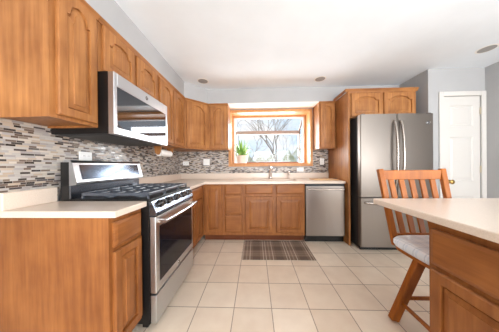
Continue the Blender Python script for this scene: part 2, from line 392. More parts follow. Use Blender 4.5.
add_box(bm, IX0, IX1, YJ + .031, YJ + .06, ZT_BACK - .005, ZT_BACK + .03)
obj('frame', bm, m_vinyl, win)
box('bottom_rail', IX0 + fw, IX1 - fw, YF - .012, YF + .04, IZ0, IZ0 + .045, m_darkrail, win)
bm = BM(); add_box(bm, IX0, IX1, YF - .01, YF + .045, ZT_FRONT - .06, ZT_FRONT + .012)
obj('front_bar', bm, m_bar, win)
for xs in (IX0 + fw / 2, IX1 - fw / 2):
    obj('rafter', add_bar(BM(), (xs, YJ + .05, ZT_BACK + .005), (xs, YF + .02, ZT_FRONT + .0), .034, .03), m_bar if xs > 0 else m_vinyl, win)
box('front_pane', IX0 + fw, IX1 - fw, YF + .018, YF + .022, IZ0 + .03, ZT_FRONT - .045, m_glass, win)
bm = BM()
add_prism(bm, [(YJ + .06, ZT_BACK + .008), (YF + .02, ZT_FRONT + .012), (YF + .02, ZT_FRONT + .016), (YJ + .06, ZT_BACK + .012)], IX0 + fw, IX1 - fw, 'x')
obj('roof_pane', bm, m_glass, win)
for xs in (IX0 + .015, IX1 - .019):
    bm = BM(); add_prism(bm, [(YJ + .06, IZ0 + .03), (YF, IZ0 + .03), (YF, ZT_FRONT - .02), (YJ + .06, ZT_BACK - .005)], xs, xs + .004, 'x'); obj('side_pane', bm, m_glass, win)
obj('crank_handle', add_tube(BM(), [(IX1 - .04, YF - .10, IZ0 + .10), (IX1 - .065, YF - .10, IZ0 + .12), (IX1 - .065, YF - .10, IZ0 + .17)], .009, 8), m_dgrey, win)
obj('crank_handle', add_tube(BM(), [(IX1 - .04, YF - .10, IZ0 + .30), (IX1 - .065, YF - .10, IZ0 + .32), (IX1 - .065, YF - .10, IZ0 + .36)], .009, 8), m_dgrey, win)

# ------------------------------------------------------------------ pantry door
door = thing('door_1', 'white three panel closet door with a brass knob', 'door', (0, 0, 0)); door['kind'] = 'structure'
bm = BM(); cw = .06
add_box(bm, DX0 - cw, DX0, CY - .018, CY - .001, 0, DZ + cw, .004); add_box(bm, DX1, XR - .001, CY - .018, CY - .001, 0, DZ + cw, .004); add_box(bm, DX0, DX1, CY - .018, CY - .001, DZ, DZ + cw, .004)
obj('casing', bm, m_door, door)
def panel_door(bm, x0, x1, z0, z1, panels, y, t):
    """slab with sunk, raised-centre panels on the side facing -y"""
    xs = sorted({x0, x1} | {p[0] for p in panels} | {p[1] for p in panels}); zs = sorted({z0, z1} | {p[2] for p in panels} | {p[3] for p in panels})
    def inp(xa, xb, za, zb):
        return next((p for p in panels if p[0] <= xa and p[1] >= xb and p[2] <= za and p[3] >= zb), None)
    V = {}
    def v(x, yy, z):
        k = (round(x, 5), round(yy, 5), round(z, 5))
        if k not in V: V[k] = bm.verts.new(k)
        return V[k]
    for xa, xb in zip(xs, xs[1:]):
        for za, zb in zip(zs, zs[1:]):
            if not inp(xa, xb, za, zb): bm.faces.new((v(xa, y, za), v(xb, y, za), v(xb, y, zb), v(xa, y, zb)))
    for p in panels:
        loops = [(0, 0), (.012, .010), (.022, .010), (.045, .003)]
        L = [[v(p[0] + i, y + d, p[2] + i), v(p[1] - i, y + d, p[2] + i), v(p[1] - i, y + d, p[3] - i), v(p[0] + i, y + d, p[3] - i)] for i, d in loops]
        for a, b in zip(L, L[1:]):
            for k in range(4): bm.faces.new((a[k], a[(k + 1) % 4], b[(k + 1) % 4], b[k]))
        bm.faces.new(L[-1])
    c = [v(x0, y, z0), v(x1, y, z0), v(x1, y, z1), v(x0, y, z1)]
    B = [v(x0, y + t, z0), v(x1, y + t, z0), v(x1, y + t, z1), v(x0, y + t, z1)]
    bm.faces.new(B[::-1])
    bot = [v(x, y, z0) for x in xs]; top = [v(x, y, z1) for x in xs]; le = [v(x0, y, z) for z in zs]; ri = [v(x1, y, z) for z in zs]
    bm.faces.new(bot[::-1] + [B[0], B[1]]); bm.faces.new(top + [B[2], B[3]]); bm.faces.new(le + [B[3], B[0]]); bm.faces.new(ri[::-1] + [B[1], B[2]])
    bmesh.ops.recalc_face_normals(bm, faces=bm.faces[:])
    return bm
dw_ = DX1 - DX0 - .006; ax0 = DX0 + .003
pc = [ax0 + .07, ax0 + dw_ / 2 - .03, ax0 + dw_ / 2 + .03, ax0 + dw_ - .07]
P6 = []
for za, zb in ((.2, .72), (.92, 1.52), (1.66, 1.94)):
    P6 += [(ax0 + .085, ax0 + dw_ - .085, za, zb)]
obj('door_slab', panel_door(BM(), ax0, ax0 + dw_, .01, DZ - .003, P6, CY + .005, .035), m_door, door)
kb = obj('knob', add_lathe(BM(), [(.03, 0), (.03, -.006), (.012, -.012), (.012, -.035), (.028, -.045), (.031, -.058), (.02, -.07), (.004, -.073)], 20, (ax0 + .06, CY + .005, .915), 'y'), m_brass, door, True)
for z in (.25, 1.08, 1.86): obj('hinge', add_tube(BM(), [(DX1 - .004, CY - .003, z - .045), (DX1 - .004, CY - .003, z + .045)], .007, 8), m_hinge, door)

# ------------------------------------------------------------------ cabinets
def door_mesh(w, h, arch=0.0, t=0.02, fr=0.048, K=41):
    """raised panel door, front at y=0 (facing -y), back at y=t, lower left corner at the origin"""
    bm = BM()
    def loop(ins, y, a):
        x0, x1, z0, z1 = ins, w - ins, ins, h - ins
        P = [(x0, y, z0), (x1, y, z0)]
        for k in range(K):
            s = k / (K - 1); x = x1 + (x0 - x1) * s
            drop = 0.0
            if a > 0:
                q = abs(s - .5) * 2                      # 0 at centre, 1 at sides
                if q > .82: drop = a
                elif q > .60: u_ = (q - .60) / .22; drop = a * (.30 + .70 * u_ * u_ * (3 - 2 * u_))
                else: drop = a * .30 * (1 - math.cos(q / .60 * PI / 2))
            P.append((x, y, z1 - drop))
        return [bm.verts.new(p) for p in P]
    e = .005
    L = [loop(0, t, 0), loop(0, e, 0), loop(e, 0, 0), loop(fr, 0, arch), loop(fr + .001, .015, arch), loop(fr + .008, .015, arch), loop(fr + .010, .010, arch), loop(min(fr + .034, w * .40), .005, arch), loop(min(fr + .036, w * .41), .0005, arch)]
    n = K + 2
    for a, b in zip(L, L[1:]):
        for k in range(n): bm.faces.new((a[k], a[(k + 1) % n], b[(k + 1) % n], b[k]))
    bm.faces.new(L[0][::-1]); bm.faces.new(L[-1])
    bmesh.ops.recalc_face_normals(bm, faces=bm.faces[:])
    return bm
def drawer_mesh(w, h, t=0.02):
    bm = BM(); e = .008
    def loop(i, y): return [bm.verts.new(p) for p in ((i, y, i), (w - i, y, i), (w - i, y, h - i), (i, y, h - i))]
    L = [loop(0, t), loop(0, .007), loop(.004, .004), loop(.014, .001), loop(.018, 0)]
    for a, b in zip(L, L[1:]):
        for k in range(4): bm.faces.new((a[k], a[(k + 1) % 4], b[(k + 1) % 4], b[k]))
    bm.faces.new(L[0][::-1]); bm.faces.new(L[-1]); bmesh.ops.recalc_face_normals(bm, faces=bm.faces[:])
    return bm
def crown_prof(d0, z0):      # (y, z) outline of the small crown, front towards -y
    return [(d0, z0), (d0 - .006, z0), (d0 - .010, z0 + .012), (d0 - .024, z0 + .03), (d0 - .028, z0 + .036), (d0 - .028, z0 + .044), (d0, z0 + .044)]
UZ0, UZ1 = 1.4256, 2.198
def wall_cabinet(label, loc, rotz, w, depth, z0, z1, doors, arch=.06, bottom_rail=True, group='honey maple wall cabinets'):
    """local frame: front of the doors at y=0 facing -y, left end x=0, z absolute"""
    t = thing('wall_cabinet', label, 'cabinet', (loc[0], loc[1], z0), rotz, group)
    h = z1 - z0
    bm = BM(); add_box(bm, 0, w, .021, depth, .012, h); add_box(bm, 0, .018, .021, depth, 0, .012); add_box(bm, w - .018, w, .021, depth, 0, .012); add_box(bm, .018, w - .018, .021, .04, 0, .012)
    obj('body', bm, m_wood, t)
    for x0, x1 in doors:
        obj('door', door_mesh(x1 - x0, h - .055, arch, fr=min(.05, (x1 - x0) * .20)), m_wood, t, loc=(x0, 0, .02))
    bm = BM(); add_prism(bm, [(y, z) for y, z in ((.021, h - .03), (.012, h - .03), (.008, h - .02), (-.006, h - .006), (-.008, h), (.021, h))], 0, w, 'x')
    obj('crown_strip', bm, m_wood_x, t)
    return t
XU = -1.067; YU = 2.923
L90 = PI / 2
UD = -1.067 - XL - .001
wall_cabinet('narrow wall cabinet with one tall arched door nearest the viewer, left of the microwave', (XU, .893), L90, .288, UD, UZ0, UZ1, [(.03, .266)], .075)
wall_cabinet('short two door wall cabinet directly above the microwave', (XU, 1.183), L90, .748, UD, 1.822, UZ1, [(.032, .356), (.388, .716)], .055)
wall_cabinet('two door wall cabinet between the microwave and the diagonal corner cabinet', (XU, 1.933), L90, .706, UD, UZ0, UZ1, [(.02, .335), (.355, .69)], .065)
# diagonal corner cabinet
dg = thing('wall_cabinet', 'diagonal corner wall cabinet with one wide arched door', 'cabinet', (XU, 2.641, UZ0), PI / 4, 'honey maple wall cabinets')
dl = math.hypot(-.783 - XU, YU - 2.641)
bm = BM()
def tol(x, y):   # world -> local of the diagonal cabinet
    v = Matrix.Rotation(-PI / 4, 2) @ Vector((x - XU, y - 2.641)); return (v.x, v.y)
off = .0145
add_prism(bm, [tol(XU - .021, 2.641), tol(-.783, YU + .021), tol(-.783, YB - .009), tol(XL + .009, YB - .009), tol(XL + .009, 2.641)], 0, UZ1 - UZ0, 'z')
obj('body', bm, m_wood, dg)
obj('door', door_mesh(dl - .05, UZ1 - UZ0 - .055, .065), m_wood, dg, loc=(.025, -.004, .02))
bm = BM(); hh = UZ1 - UZ0
add_prism(bm, [(.019, hh - .03), (.008, hh - .03), (.004, hh - .02), (-.008, hh - .006), (-.01, hh), (.019, hh)], 0.008, dl - .008, 'x'); obj('crown_strip', bm, m_wood_x, dg)
wall_cabinet('narrow one door wall cabinet left of the garden window', (-.780, YU), 0, .325, YB - YU - .009, UZ0, UZ1, [(.03, .295)], .055)
wall_cabinet('narrow one door wall cabinet right of the garden window', (1.056, YU), 0, .266, YB - YU - .009, UZ0, UZ1, [(.018, .254)], .055)

def base_cabinet(label, loc, rotz, w, depth, fronts, z1=.877, toe=True, end_left=False, hollow=False, group='base cabinets'):
    """fronts: list of (kind, x0, x1, z0, z1)"""
    t = thing('base_cabinet', label, 'cabinet', (loc[0], loc[1], 0), rotz, group)
    bm = BM()
    if hollow:
        add_box(bm, 0, w, .021, .04, .1, z1); add_box(bm, 0, .018, .04, depth, .1, z1); add_box(bm, w - .018, w, .04, depth, .1, z1); add_box(bm, .018, w - .018, .04, depth, .1, .118)
    else: add_box(bm, 0, w, .021, depth, .1, z1)
    if end_left: add_box(bm, 0, .018, .095, depth, 0, .1)
    obj('body', bm, m_wood_base, t)
    box('toe_kick', 0.0 if not end_left else .018, w, .095, .115, 0, .1, m_toe, t)
    for kind, x0, x1, z0, z1_ in fronts:
        if kind == 'door': obj('door', door_mesh(x1 - x0, z1_ - z0, 0, fr=min(.05, (x1 - x0) * .20)), m_wood_base, t, loc=(x0, 0, z0))
        else: obj('drawer' if kind == 'drawer' else 'false_drawer_front', drawer_mesh(x1 - x0, z1_ - z0), m_wood_base_x, t, loc=(x0, 0, z0))
    return t
XBF, YBF = -.780, 2.63
BD = .60
base_cabinet('narrow base cabinet with plain end panel in the left foreground', (XBF, .926), L90, .268, -.78 - XL - .010, [('drawer', .020, .250, .705, .845), ('door', .020, .250, .135, .68)], end_left=True)
base_cabinet('base cabinet with one drawer over one door between the range and the corner', (XBF, 1.932), L90, .716, BD, [('drawer', .03, .60, .705, .85), ('door', .03, .31, .135, .68), ('door', .325, .60, .135, .68)])
base_cabinet('corner base cabinet with one full height door beside the drawer stack', (-.800, YBF), 0, .307, BD, [('door', .032, .279, .15, .852)])
base_cabinet('three drawer base cabinet between the corner door and the sink cabinet', (-.492, YBF), 0, .298, BD, [('drawer', .026, .274, .72, .868), ('drawer', .026, .274, .425, .695), ('drawer', .026, .274, .15, .40)])
base_cabinet('two door sink base cabinet under the garden window', (-.193, YBF), 0, .925, BD, [('false', .038, .442, .725, .868), ('false', .498, .902, .725, .868), ('door', .038, .442, .15, .69), ('door', .498, .902, .15, .69)], hollow=True)
R90 = -PI / 2
base_cabinet('peninsula base cabinet with drawers over doors in the right foreground', (.868, .932), R90, .92, .62, [('drawer', .022, .45, .66, .835), ('door', .022, .45, .13, .635), ('drawer', .47, .898, .66, .835), ('door', .47, .898, .13, .635)])

# refrigerator surround
fp = thing('fridge_side_panel', 'tall honey maple panel standing between dishwasher and fridge', 'panel', (0, 0, 0))
box('panel', 1.324, 1.340, 2.562, YB - .009, 0, UZ1, m_wood, fp)
box('front_stile', 1.321, 1.346, 2.545, 2.561, 0, UZ1, m_wood, fp)
fc = thing('wall_cabinet', 'deep two door wall cabinet above the fridge with crown moulding', 'cabinet', (1.350, 2.545, 1.824), 0, 'honey maple wall cabinets')
cw_ = .925; ch = UZ1 - 1.822
box('body', 0, cw_, .021, .68, 0, ch, m_wood, fc)
for x0, x1 in ((.02, .452), (.476, .905)): obj('door', door_mesh(x1 - x0, ch - .045, .05), m_wood, fc, loc=(x0, 0, .015))
bm = BM()
pr = crown_prof(.021, ch - .012)
add_prism(bm, pr, -.062, cw_ + .02, 'x')
add_box(bm, -.062, -.036, .021, .70, ch + .001, ch + .032)
obj('crown_moulding', bm, m_wood_x, fc)

# ------------------------------------------------------------------ countertops
CT0, CT1 = .878, .915
def counter(name, label, polys, lips, bevel=.004):
    t = thing(name, label, 'countertop')
    bm = BM()
    for p in polys: add_prism(bm, p, CT0, CT1, 'z')
    o = obj('slab', bm, m_counter, t)
    md = o.modifiers.new('bv', 'BEVEL'); md.width = bevel; md.segments = 2; md.limit_method = 'ANGLE'
    if lips:
        bm = BM()
        for l in lips: add_box(bm, *l, .003)
        obj('backsplash_lip', bm, m_counter, t)
    return t
counter('countertop', 'short cream countertop left of the range, nearest the viewer', [[(XL + .009, .918), (-.757, .918), (-.757, 1.196), (XL + .009, 1.196)]], [(XL + .009, XL + .046, .918, 1.190, CT1, 1.015)])
SKX0, SKX1, SKY0, SKY1 = -.04, .66, 2.72, 3.08
cb = YB - .009
YCF, XCF = 2.6126, -.757
bm = None
# one continuous L-shaped slab with the sink cut out
t = thing('countertop', 'long cream countertop along the back wall from range to fridge panel', 'countertop')
bm = BM()
xs = [XL + .009, XCF, SKX0, SKX1, 1.320]; ys = [1.936, YCF, SKY0, SKY1, cb]
V = {}
def gv(x, y, z):
    k = (x, y, z)
    if k not in V: V[k] = bm.verts.new(k)
    return V[k]
def solid(i, j):
    if i < 0 or j < 0 or i > 3 or j > 3: return False
    if j == 0: return i == 0
    return not (i == 2 and j == 2)
for i in range(4):
    for j in range(4):
        if not solid(i, j): continue
        x0, x1, y0, y1 = xs[i], xs[i + 1], ys[j], ys[j + 1]
        bm.faces.new([gv(*p) for p in ((x0, y0, CT1), (x1, y0, CT1), (x1, y1, CT1), (x0, y1, CT1))])
        bm.faces.new([gv(*p) for p in ((x0, y1, CT0), (x1, y1, CT0), (x1, y0, CT0), (x0, y0, CT0))])
        for di, dj, a, b in ((-1, 0, (x0, y1), (x0, y0)), (1, 0, (x1, y0), (x1, y1)), (0, -1, (x0, y0), (x1, y0)), (0, 1, (x1, y1), (x0, y1))):
            if not solid(i + di, j + dj): bm.faces.new((gv(*a, CT0), gv(*b, CT0), gv(*b, CT1), gv(*a, CT1)))
bmesh.ops.recalc_face_normals(bm, faces=bm.faces[:])
o = obj('slab', bm, m_counter, t); md = o.modifiers.new('bv', 'BEVEL'); md.width = .004; md.segments = 2; md.limit_method = 'ANGLE'
bm = BM(); add_box(bm, XL + .009, XL + .046, 1.936, cb, CT1, 1.015, .003); add_box(bm, XL + .046, 1.320, cb - .019, cb, CT1, 1.015, .003)
obj('backsplash_lip', bm, m_counter, t)
counter('countertop', 'cream peninsula countertop in the right foreground', [[(.832, -.02), (2.3, -.02), (2.3, 1.277), (.832, 1.277)]], None, .006)

# sink, faucet, soap dispenser
sk = thing('sink', 'white basin sunk in the counter below the garden window', 'sink', (0, 0, 0))
bm = BM()
for x0, x1, y0, y1, z0, z1 in ((SKX0 - .012, SKX1 + .012, SKY0 - .012, SKY1 + .012, .70, .712), (SKX0 - .012, SKX0, SKY0 - .012, SKY1 + .012, .712, CT0 - .001), (SKX1, SKX1 + .012, SKY0 - .012, SKY1 + .012, .712, CT0 - .001), (SKX0, SKX1, SKY0 - .012, SKY0, .712, CT0 - .001), (SKX0, SKX1, SKY1, SKY1 + .012, .712, CT0 - .001)):
    add_box(bm, x0, x1, y0, y1, z0, z1)
obj('basin', bm, m_white, sk); obj('drain', add_lathe(BM(), [(.04, 0), (.04, .004), (.02, .005)], 20, (.31, 2.9, .712)), m_chrome, sk)
fa = thing('faucet', 'chrome single lever kitchen faucet rising behind the sink', 'faucet', (.27, 3.14, CT1))
obj('base', add_lathe(BM(), [(.032, 0), (.032, .012), (.024, .02), (.022, .13), (.026, .14), (.026, .165), (.01, .18)], 20), m_chrome, fa, True)
obj('spout', add_tube(BM(), [(0, 0, .12), (0, -.03, .17), (0, -.08, .205), (0, -.14, .20), (0, -.18, .17), (0, -.19, .145)], .013, 12), m_chrome, fa, True)
obj('lever', add_tube(BM(), [(0, 0, .175), (-.005, .01, .20), (-.03, .025, .25)], .008, 8), m_chrome, fa, True)
sd = thing('soap_dispenser', 'small chrome soap dispenser standing right of the faucet', 'dispenser', (.588, 3.14, CT1))
obj('base', add_lathe(BM(), [(.022, 0), (.022, .01), (.013, .02), (.012, .09), (.018, .10), (.018, .13), (.008, .14)], 16), m_chrome, sd, True)
obj('nozzle', add_tube(BM(), [(0, 0, .125), (0, -.04, .135), (0, -.085, .12)], .007, 8), m_chrome, sd, True)

def emblem(parent, r, c):
    e = obj('emblem', add_lathe(BM(), [(r, .006), (r, -.002), (r * .9, -.003)], 28, c, 'y'), m_emblem, parent)
    bm = BM(); cx, cy, cz = c
    ring_ = [(cx + r * .82 * math.cos(2 * PI * k / 28), cy - .0035, cz + r * .82 * math.sin(2 * PI * k / 28)) for k in range(29)]
    add_tube(bm, ring_, r * .06, 5)
    for sx in (-1, 1):
        add_tube(bm, [(cx + sx * r * .28 + r * .26 * math.cos(PI * (.2 + 1.6 * k / 10)), cy - .0035, cz + r * .36 * math.sin(PI * (.2 + 1.6 * k / 10))) for k in range(11)], r * .06, 5)
    obj('emblem_script', bm, m_chrome, e)
    return e
# ------------------------------------------------------------------ range
RY0, RY1 = 1.200, 1.928
RW = RY1 - RY0
rg = thing('gas_range', 'stainless gas range with black grates between the left base cabinets', 'range', (-.70, RY0, 0), L90)
# local: x 0..RW along the wall, y=0 oven door front, y increases to the wall
WB = .684      # local y of the back
box('body', .0, RW, .045, WB - .0, .05, .905, m_black, rg)
for x in (.03, RW - .07):
    for y in (.08, WB - .1): box('foot', x, x + .04, y, y + .04, 0, .05, m_black, rg)
def slab_front(bm, x0, x1, z0, z1, t, bev=.006): return add_box(bm, x0, x1, 0, t, z0, z1, bev, 2)
od = obj('oven_door', slab_front(BM(), .003, RW - .003, .262, .80, .044), m_steel_x, rg)
box('oven_window', .05, RW - .05, -.002, .004, .325, .725, m_blackglass, od, .001)
bm = BM(); hp = [(.03 + (RW - .06) * k / 12, -.05 - .012 * math.sin(PI * k / 12), .762) for k in range(13)]
add_tube(bm, hp, .013, 10, True, 1.0)
hd = obj('handle', bm, m_rhandle, od, True)
for x in (.045, RW - .045): obj('handle_post', add_bar(BM(), (x, .002, .762), (x, -.05, .762), .026, .022), m_nickel, od)
emblem(od, .014, (RW / 2, .0, .292))
dr = obj('storage_drawer', slab_front(BM(), .003, RW - .003, .052, .248, .044), m_steel_x, rg)
bm = BM(); add_prism(bm, [(.0, .812), (.006, .806), (.06, .806), (.06, .925), (.038, .925), (-.004, .83)], .003, RW - .003, 'x')
cp = obj('control_panel', bm, m_steel_gloss, rg)
nrm = Vector((0, -(.925 - .83), -(-.004 - .038))).normalized()   # outward of sloped face
nrm = Vector((0, -.915, .404))
for k, x in enumerate((.10, .215, .364, .513, .628)):
    c = Vector((x, .017, .878))
    kb = obj('knob', add_tube(BM(), [c, c + nrm * .010, c + nrm * .011, c + nrm * .034, c + nrm * .037], .02, 18, True, 1.0, [.030, .030, .024, .022, .016]), m_knob, rg, True)
    obj('knob_grip', add_bar(BM(), c + nrm * .036 + Vector((0, 0, 0)), c + nrm * .046, .008, .03, (1, 0, 0)), m_dgrey, kb)
ck = obj('cooktop', add_box(BM(), .0, RW, .03, WB - .06, .906, .926, .004, 2), m_black, rg)
for x0, x1 in ((.02, .245), (.255, .495), (.505, RW - .02)):
    bm = BM(); y0, y1 = .06, WB - .13; z0, z1 = .946, .968; bw = .011
    for x in (x0, (x0 + x1) / 2 - bw / 2, x1 - bw): add_box(bm, x, x + bw, y0, y1, z0, z1, .004, 2)
    for k in range(5):
        y = y0 + (y1 - y0 - bw) * k / 4; add_box(bm, x0, x1, y, y + bw, z0, z1 - (.0 if k in (0, 4) else .002), .004, 2)
    for x in (x0, x1 - bw):
        for y in (y0, y1 - bw): add_box(bm, x, x + bw, y, y + bw, .926, z0)
    obj('grate', bm, m_iron, rg)
for x, y in ((.13, .18), (.13, .42), (.375, .30), (.62, .18), (.62, .42)):
    obj('burner', add_lathe(BM(), [(.05, 0), (.05, .006), (.036, .008), (.036, .014), (.02, .016)], 20, (x, y, .926)), m_iron, rg, True)
# backguard
bm = BM(); add_box(bm, .0, RW, WB - .06, WB, .906, 1.19); obj('backguard_body', bm, m_black, rg)
bm = BM(); add_prism(bm, [(WB - .062, .927), (WB - .075, .927), (WB - .075, 1.02), (WB - .062, 1.02)], .0, RW, 'x'); obj('backguard_lower_panel', bm, m_steel_gloss, rg)
bm = BM(); add_prism(bm, [(WB - .062, 1.02), (WB - .115, 1.03), (WB - .118, 1.045), (WB - .085, 1.185), (WB - .07, 1.204), (WB - .02, 1.204), (WB - .02, 1.19), (WB - .062, 1.19)], .0, RW, 'x')
bgp = obj('backguard_console', bm, m_steel_x, rg)
a_, b_ = Vector((0, WB - .118, 1.045)), Vector((0, WB - .085, 1.185))
dv = (b_ - a_).normalized(); nn = Vector((0, -dv.z, dv.y))
bm = BM(); q0 = a_ + dv * .018 + nn * .001; q1 = b_ - dv * .014 + nn * .001
add_prism(bm, [(q0.y, q0.z), (q1.y, q1.z), ((q1 + nn * .002).y, (q1 + nn * .002).z), ((q0 + nn * .002).y, (q0 + nn * .002).z)], .045, RW - .05, 'x')
obj('display_glass', bm, m_display, bgp)

# ------------------------------------------------------------------ microwave
MZ0, MZ1 = 1.384, 1.818
mw = thing('microwave', 'stainless over the range microwave with mirror dark door glass', 'microwave', (-.975, 1.184, MZ0), L90)
MWW, MH, MD = .738, MZ1 - MZ0, -.975 - XL - .01
box('body', 0, MWW, .045, MD, .002, MH, m_black, mw)
bm = BM(); gx0, gx1, gz0, gz1 = .03, MWW - .03, .05, MH - .095
add_box(bm, 0, gx0, 0, .044, 0, MH, .003); add_box(bm, gx1, MWW, 0, .044, 0, MH, .003); add_box(bm, gx0, gx1, 0, .044, gz1, MH, .003); add_box(bm, gx0, gx1, 0, .044, 0, gz0, .003)
md_ = obj('door_frame', bm, m_steel_x, mw)
box('door_glass', gx0, gx1, .004, .012, gz0, gz1, m_mirrorglass, mw)
emblem(md_, .018, (MWW / 2, 0, MH - .048))
bm = BM(); add_box(bm, .02, MWW - .02, .06, MD - .03, -.004, .001)
obj('vent_grille', bm, m_dgrey, mw)

# ------------------------------------------------------------------ dishwasher
dwx0, dwx1 = .738, 1.316
dwt = thing('dishwasher', 'stainless dishwasher with bar handle beside the sink cabinet', 'dishwasher', (dwx0, 2.622, 0))
dww = dwx1 - dwx0
box('body', .004, dww - .002, .03, .58, .10, .872, m_dgrey, dwt)
obj('door', add_box(BM(), .003, dww - .012, 0, .03, .105, .84, .005, 2), m_steel, dwt)
box('control_strip', .003, dww - .012, .006, .03, .843, .872, m_dgrey, dwt, .002)
bm = BM(); hp = [(.02 + (dww - .05) * k / 10, -.035 - .006 * math.sin(PI * k / 10), .800) for k in range(11)]
add_tube(bm, hp, .013, 10); obj('handle', bm, m_nickel, dwt, True)
for x in (.03, dww - .045): obj('handle_post', add_bar(BM(), (x, .003, .800), (x, -.036, .800), .022, .02), m_nickel, dwt)
box('toe_kick', .004, dww - .004, .06, .08, 0, .10, m_black, dwt)

# ------------------------------------------------------------------ refrigerator
FX0, FX1, FY = 1.394, 2.334, 2.37
FZ = 1.82; FW = FX1 - FX0
fr = thing('refrigerator', 'stainless french door refrigerator with bottom freezer drawer', 'refrigerator', (FX0, FY, 0))
box('body', .004, FW - .004, .075, .74, .03, FZ - .012, m_dgrey, fr)
def fdoor(x0, x1, z0, z1):
    bm = BM(); N = 10
    pts = []
    for k in range(N + 1):
        s = k / N; x = x0 + (x1 - x0) * s
        gx = (x / FW - .5) * 2
        pts.append((x, .010 * gx * gx))
    pts[0] = (x0, pts[0][1] + .008); pts[-1] = (x1, pts[-1][1] + .008)
    pts.insert(1, (x0 + .008, pts[1][1] * .2 + (pts[0][1] - .008) * .8)); pts.insert(-1, (x1 - .008, (pts[-1][1] - .008) * .8 + pts[-2][1] * .2))
    pts += [(x1, .07), (x0, .07)]
    add_prism(bm, pts, z0, z1, 'z'); return bm
dl_ = obj('door', fdoor(.0, FW / 2 - .003, .722, FZ), m_steel_fr, fr); dr_ = obj('door', fdoor(FW / 2 + .003, FW, .722, FZ), m_steel_fr, fr)
fz_ = obj('freezer_drawer', fdoor(.0, FW, .06, .708), m_steel_fr, fr)
def bow(x, z0, z1):
    return [(x, -.02 - .045 * math.sin(PI * min(max(k / 14, .0), 1)) ** .6, z0 + (z1 - z0) * k / 14) for k in range(15)]
for d, x in ((dl_, FW / 2 - .045), (dr_, FW / 2 + .035)):
    bm = BM(); add_tube(bm, bow(x, .86, 1.72), .016, 12); obj('handle', bm, m_nickel, d, True)
    for z in (.865, 1.715): obj('handle_post', add_bar(BM(), (x, .008, z), (x, -.03, z), .028, .03), m_nickel, d)
bm = BM(); add_tube(bm, [(.05 + (FW - .1) * k / 14, -.02 - .04 * math.sin(PI * k / 14) ** .6, .65) for k in range(15)], .016, 12); obj('handle', bm, m_nickel, fz_, True)
for x in (.055, FW - .055): obj('handle_post', add_bar(BM(), (x, .01, .65), (x, -.03, .65), .03, .028), m_nickel, fz_)
emblem(dr_, .022, (FW - .075, .005, 1.695))
box('toe_grille', .01, FW - .01, .05, .075, .008, .058, m_black, fr)
for x in (.05, FW - .09):
    for y in (.09, .65): box('foot', x, x + .04, y, y + .04, 0, .03, m_black, fr)
for x in (.02, FW - .07): box('hinge_cover', x, x + .05, .02, .12, FZ - .011, FZ + .012, m_dgrey, fr, .004)

# ------------------------------------------------------------------ rug
rug = tag(obj('rug', add_box(BM(), -.45, .45, -.272, .272, 0, .008, .003), m_rug, loc=(.275, 2.413, .0005)), 'brown plaid mat lying before the sink cabinet', 'rug')

# ------------------------------------------------------------------ counter stool
ST = (1.275, 1.168)
st = thing('counter_stool', 'orange brown wooden slat back stool at the peninsula end', 'stool', (ST[0], ST[1], 0))
def w2l(x, y, z): return (x - ST[0], y - ST[1], z)
bm = BM()
seat = []
for k in range(40):
    a = 2 * PI * k / 40; c, s = math.cos(a), math.sin(a)
    e = 2 / 4.5
    seat.append((.258 * math.copysign(abs(c) ** e, c), .222 * math.copysign(abs(s) ** e, s) + .0))
add_prism(bm, seat, .535, .562, 'z'); obj('seat', bm, m_stool, st)
obj('swivel_plate', add_lathe(BM(), [(.09, .505), (.09, .515), (.08, .518), (.08, .534)], 24), m_black, st)
box('leg_block', -.15, .15, -.12, .12, .465, .504, m_stool, st, .01)
feet = []
for sx in (-1, 1):
    for sy in (-1, 1):
        top = (sx * .135, sy * .085, .50); foot = (sx * .268, sy * .16, 0.012)
        feet.append((sx, sy))
        bm = BM(); add_bar(bm, top, foot, .068, .042, (1, 0, 0), .9)
        for v in bm.verts:
            if v.co.z < .06: v.co.z = max(v.co.z, 0)
        obj('leg', bm, m_stool, st)
def legpt(sx, sy, z):
    f = (0.50 - z) / .488; return Vector((sx * (.135 + .133 * f), sy * (.085 + .075 * f), z))
for a, b, z in (((-1, -1), (-1, 1), .155), ((1, -1), (1, 1), .155), ((-1, 1), (1, 1), .19), ((-1, -1), (1, -1), .19)):
    obj('stretcher', add_tube(BM(), [legpt(*a, z), legpt(*b, z)], .0135, 10), m_stool, st, True)
Bl, Br = Vector(w2l(1.055, 1.365, .545)), Vector(w2l(1.50, 1.365, .545)); Tl, Tr = Vector(w2l(1.01, 1.46, 1.105)), Vector(w2l(1.495, 1.46, 1.105))
for p, q in ((Bl, Tl), (Br, Tr)):
    obj('back_post', add_bar(BM(), p, q + (q - p).normalized() * .012, .042, .03), m_stool, st)
d = (Tr - Tl)
obj('top_rail', add_bar(BM(), Tl + d * .03 + Vector((0, -.002, -.035)), Tr - d * .03 + Vector((0, -.002, -.035)), .024, .075, (0, 1, 0)), m_stool, st)
obj('lower_rail', add_bar(BM(), Bl + (Tl - Bl) * .12 + d * .02, Br + (Tr - Br) * .12 - d * .02, .022, .04, (0, 1, 0)), m_stool, st)
for k in range(5):
    f = (k + 1) / 6
    p = Bl + (Br - Bl) * f + (Tl - Bl) * .14; q = Tl + d * f + Vector((0, 0, -.06)) + (Bl - Tl) * .0
    obj('back_slat', add_bar(BM(), p, q, .040, .014), m_stool, st)
bm = BM()
prof = [(0, 1.0), (.015, 1.035), (.036, 1.035), (.054, .98), (.062, .86)]
rings = []
for z, k in prof: rings.append([bm.verts.new((x * k * .99, y * k * .97, z)) for x, y in seat])
n = len(seat)
for a, b in zip(rings, rings[1:]):
    for k in range(n): bm.faces.new((a[k], a[(k + 1) % n], b[(k + 1) % n], b[k]))
bm.faces.new(rings[0][::-1]); bm.faces.new(rings[-1]); bmesh.ops.recalc_face_normals(bm, faces=bm.faces[:])
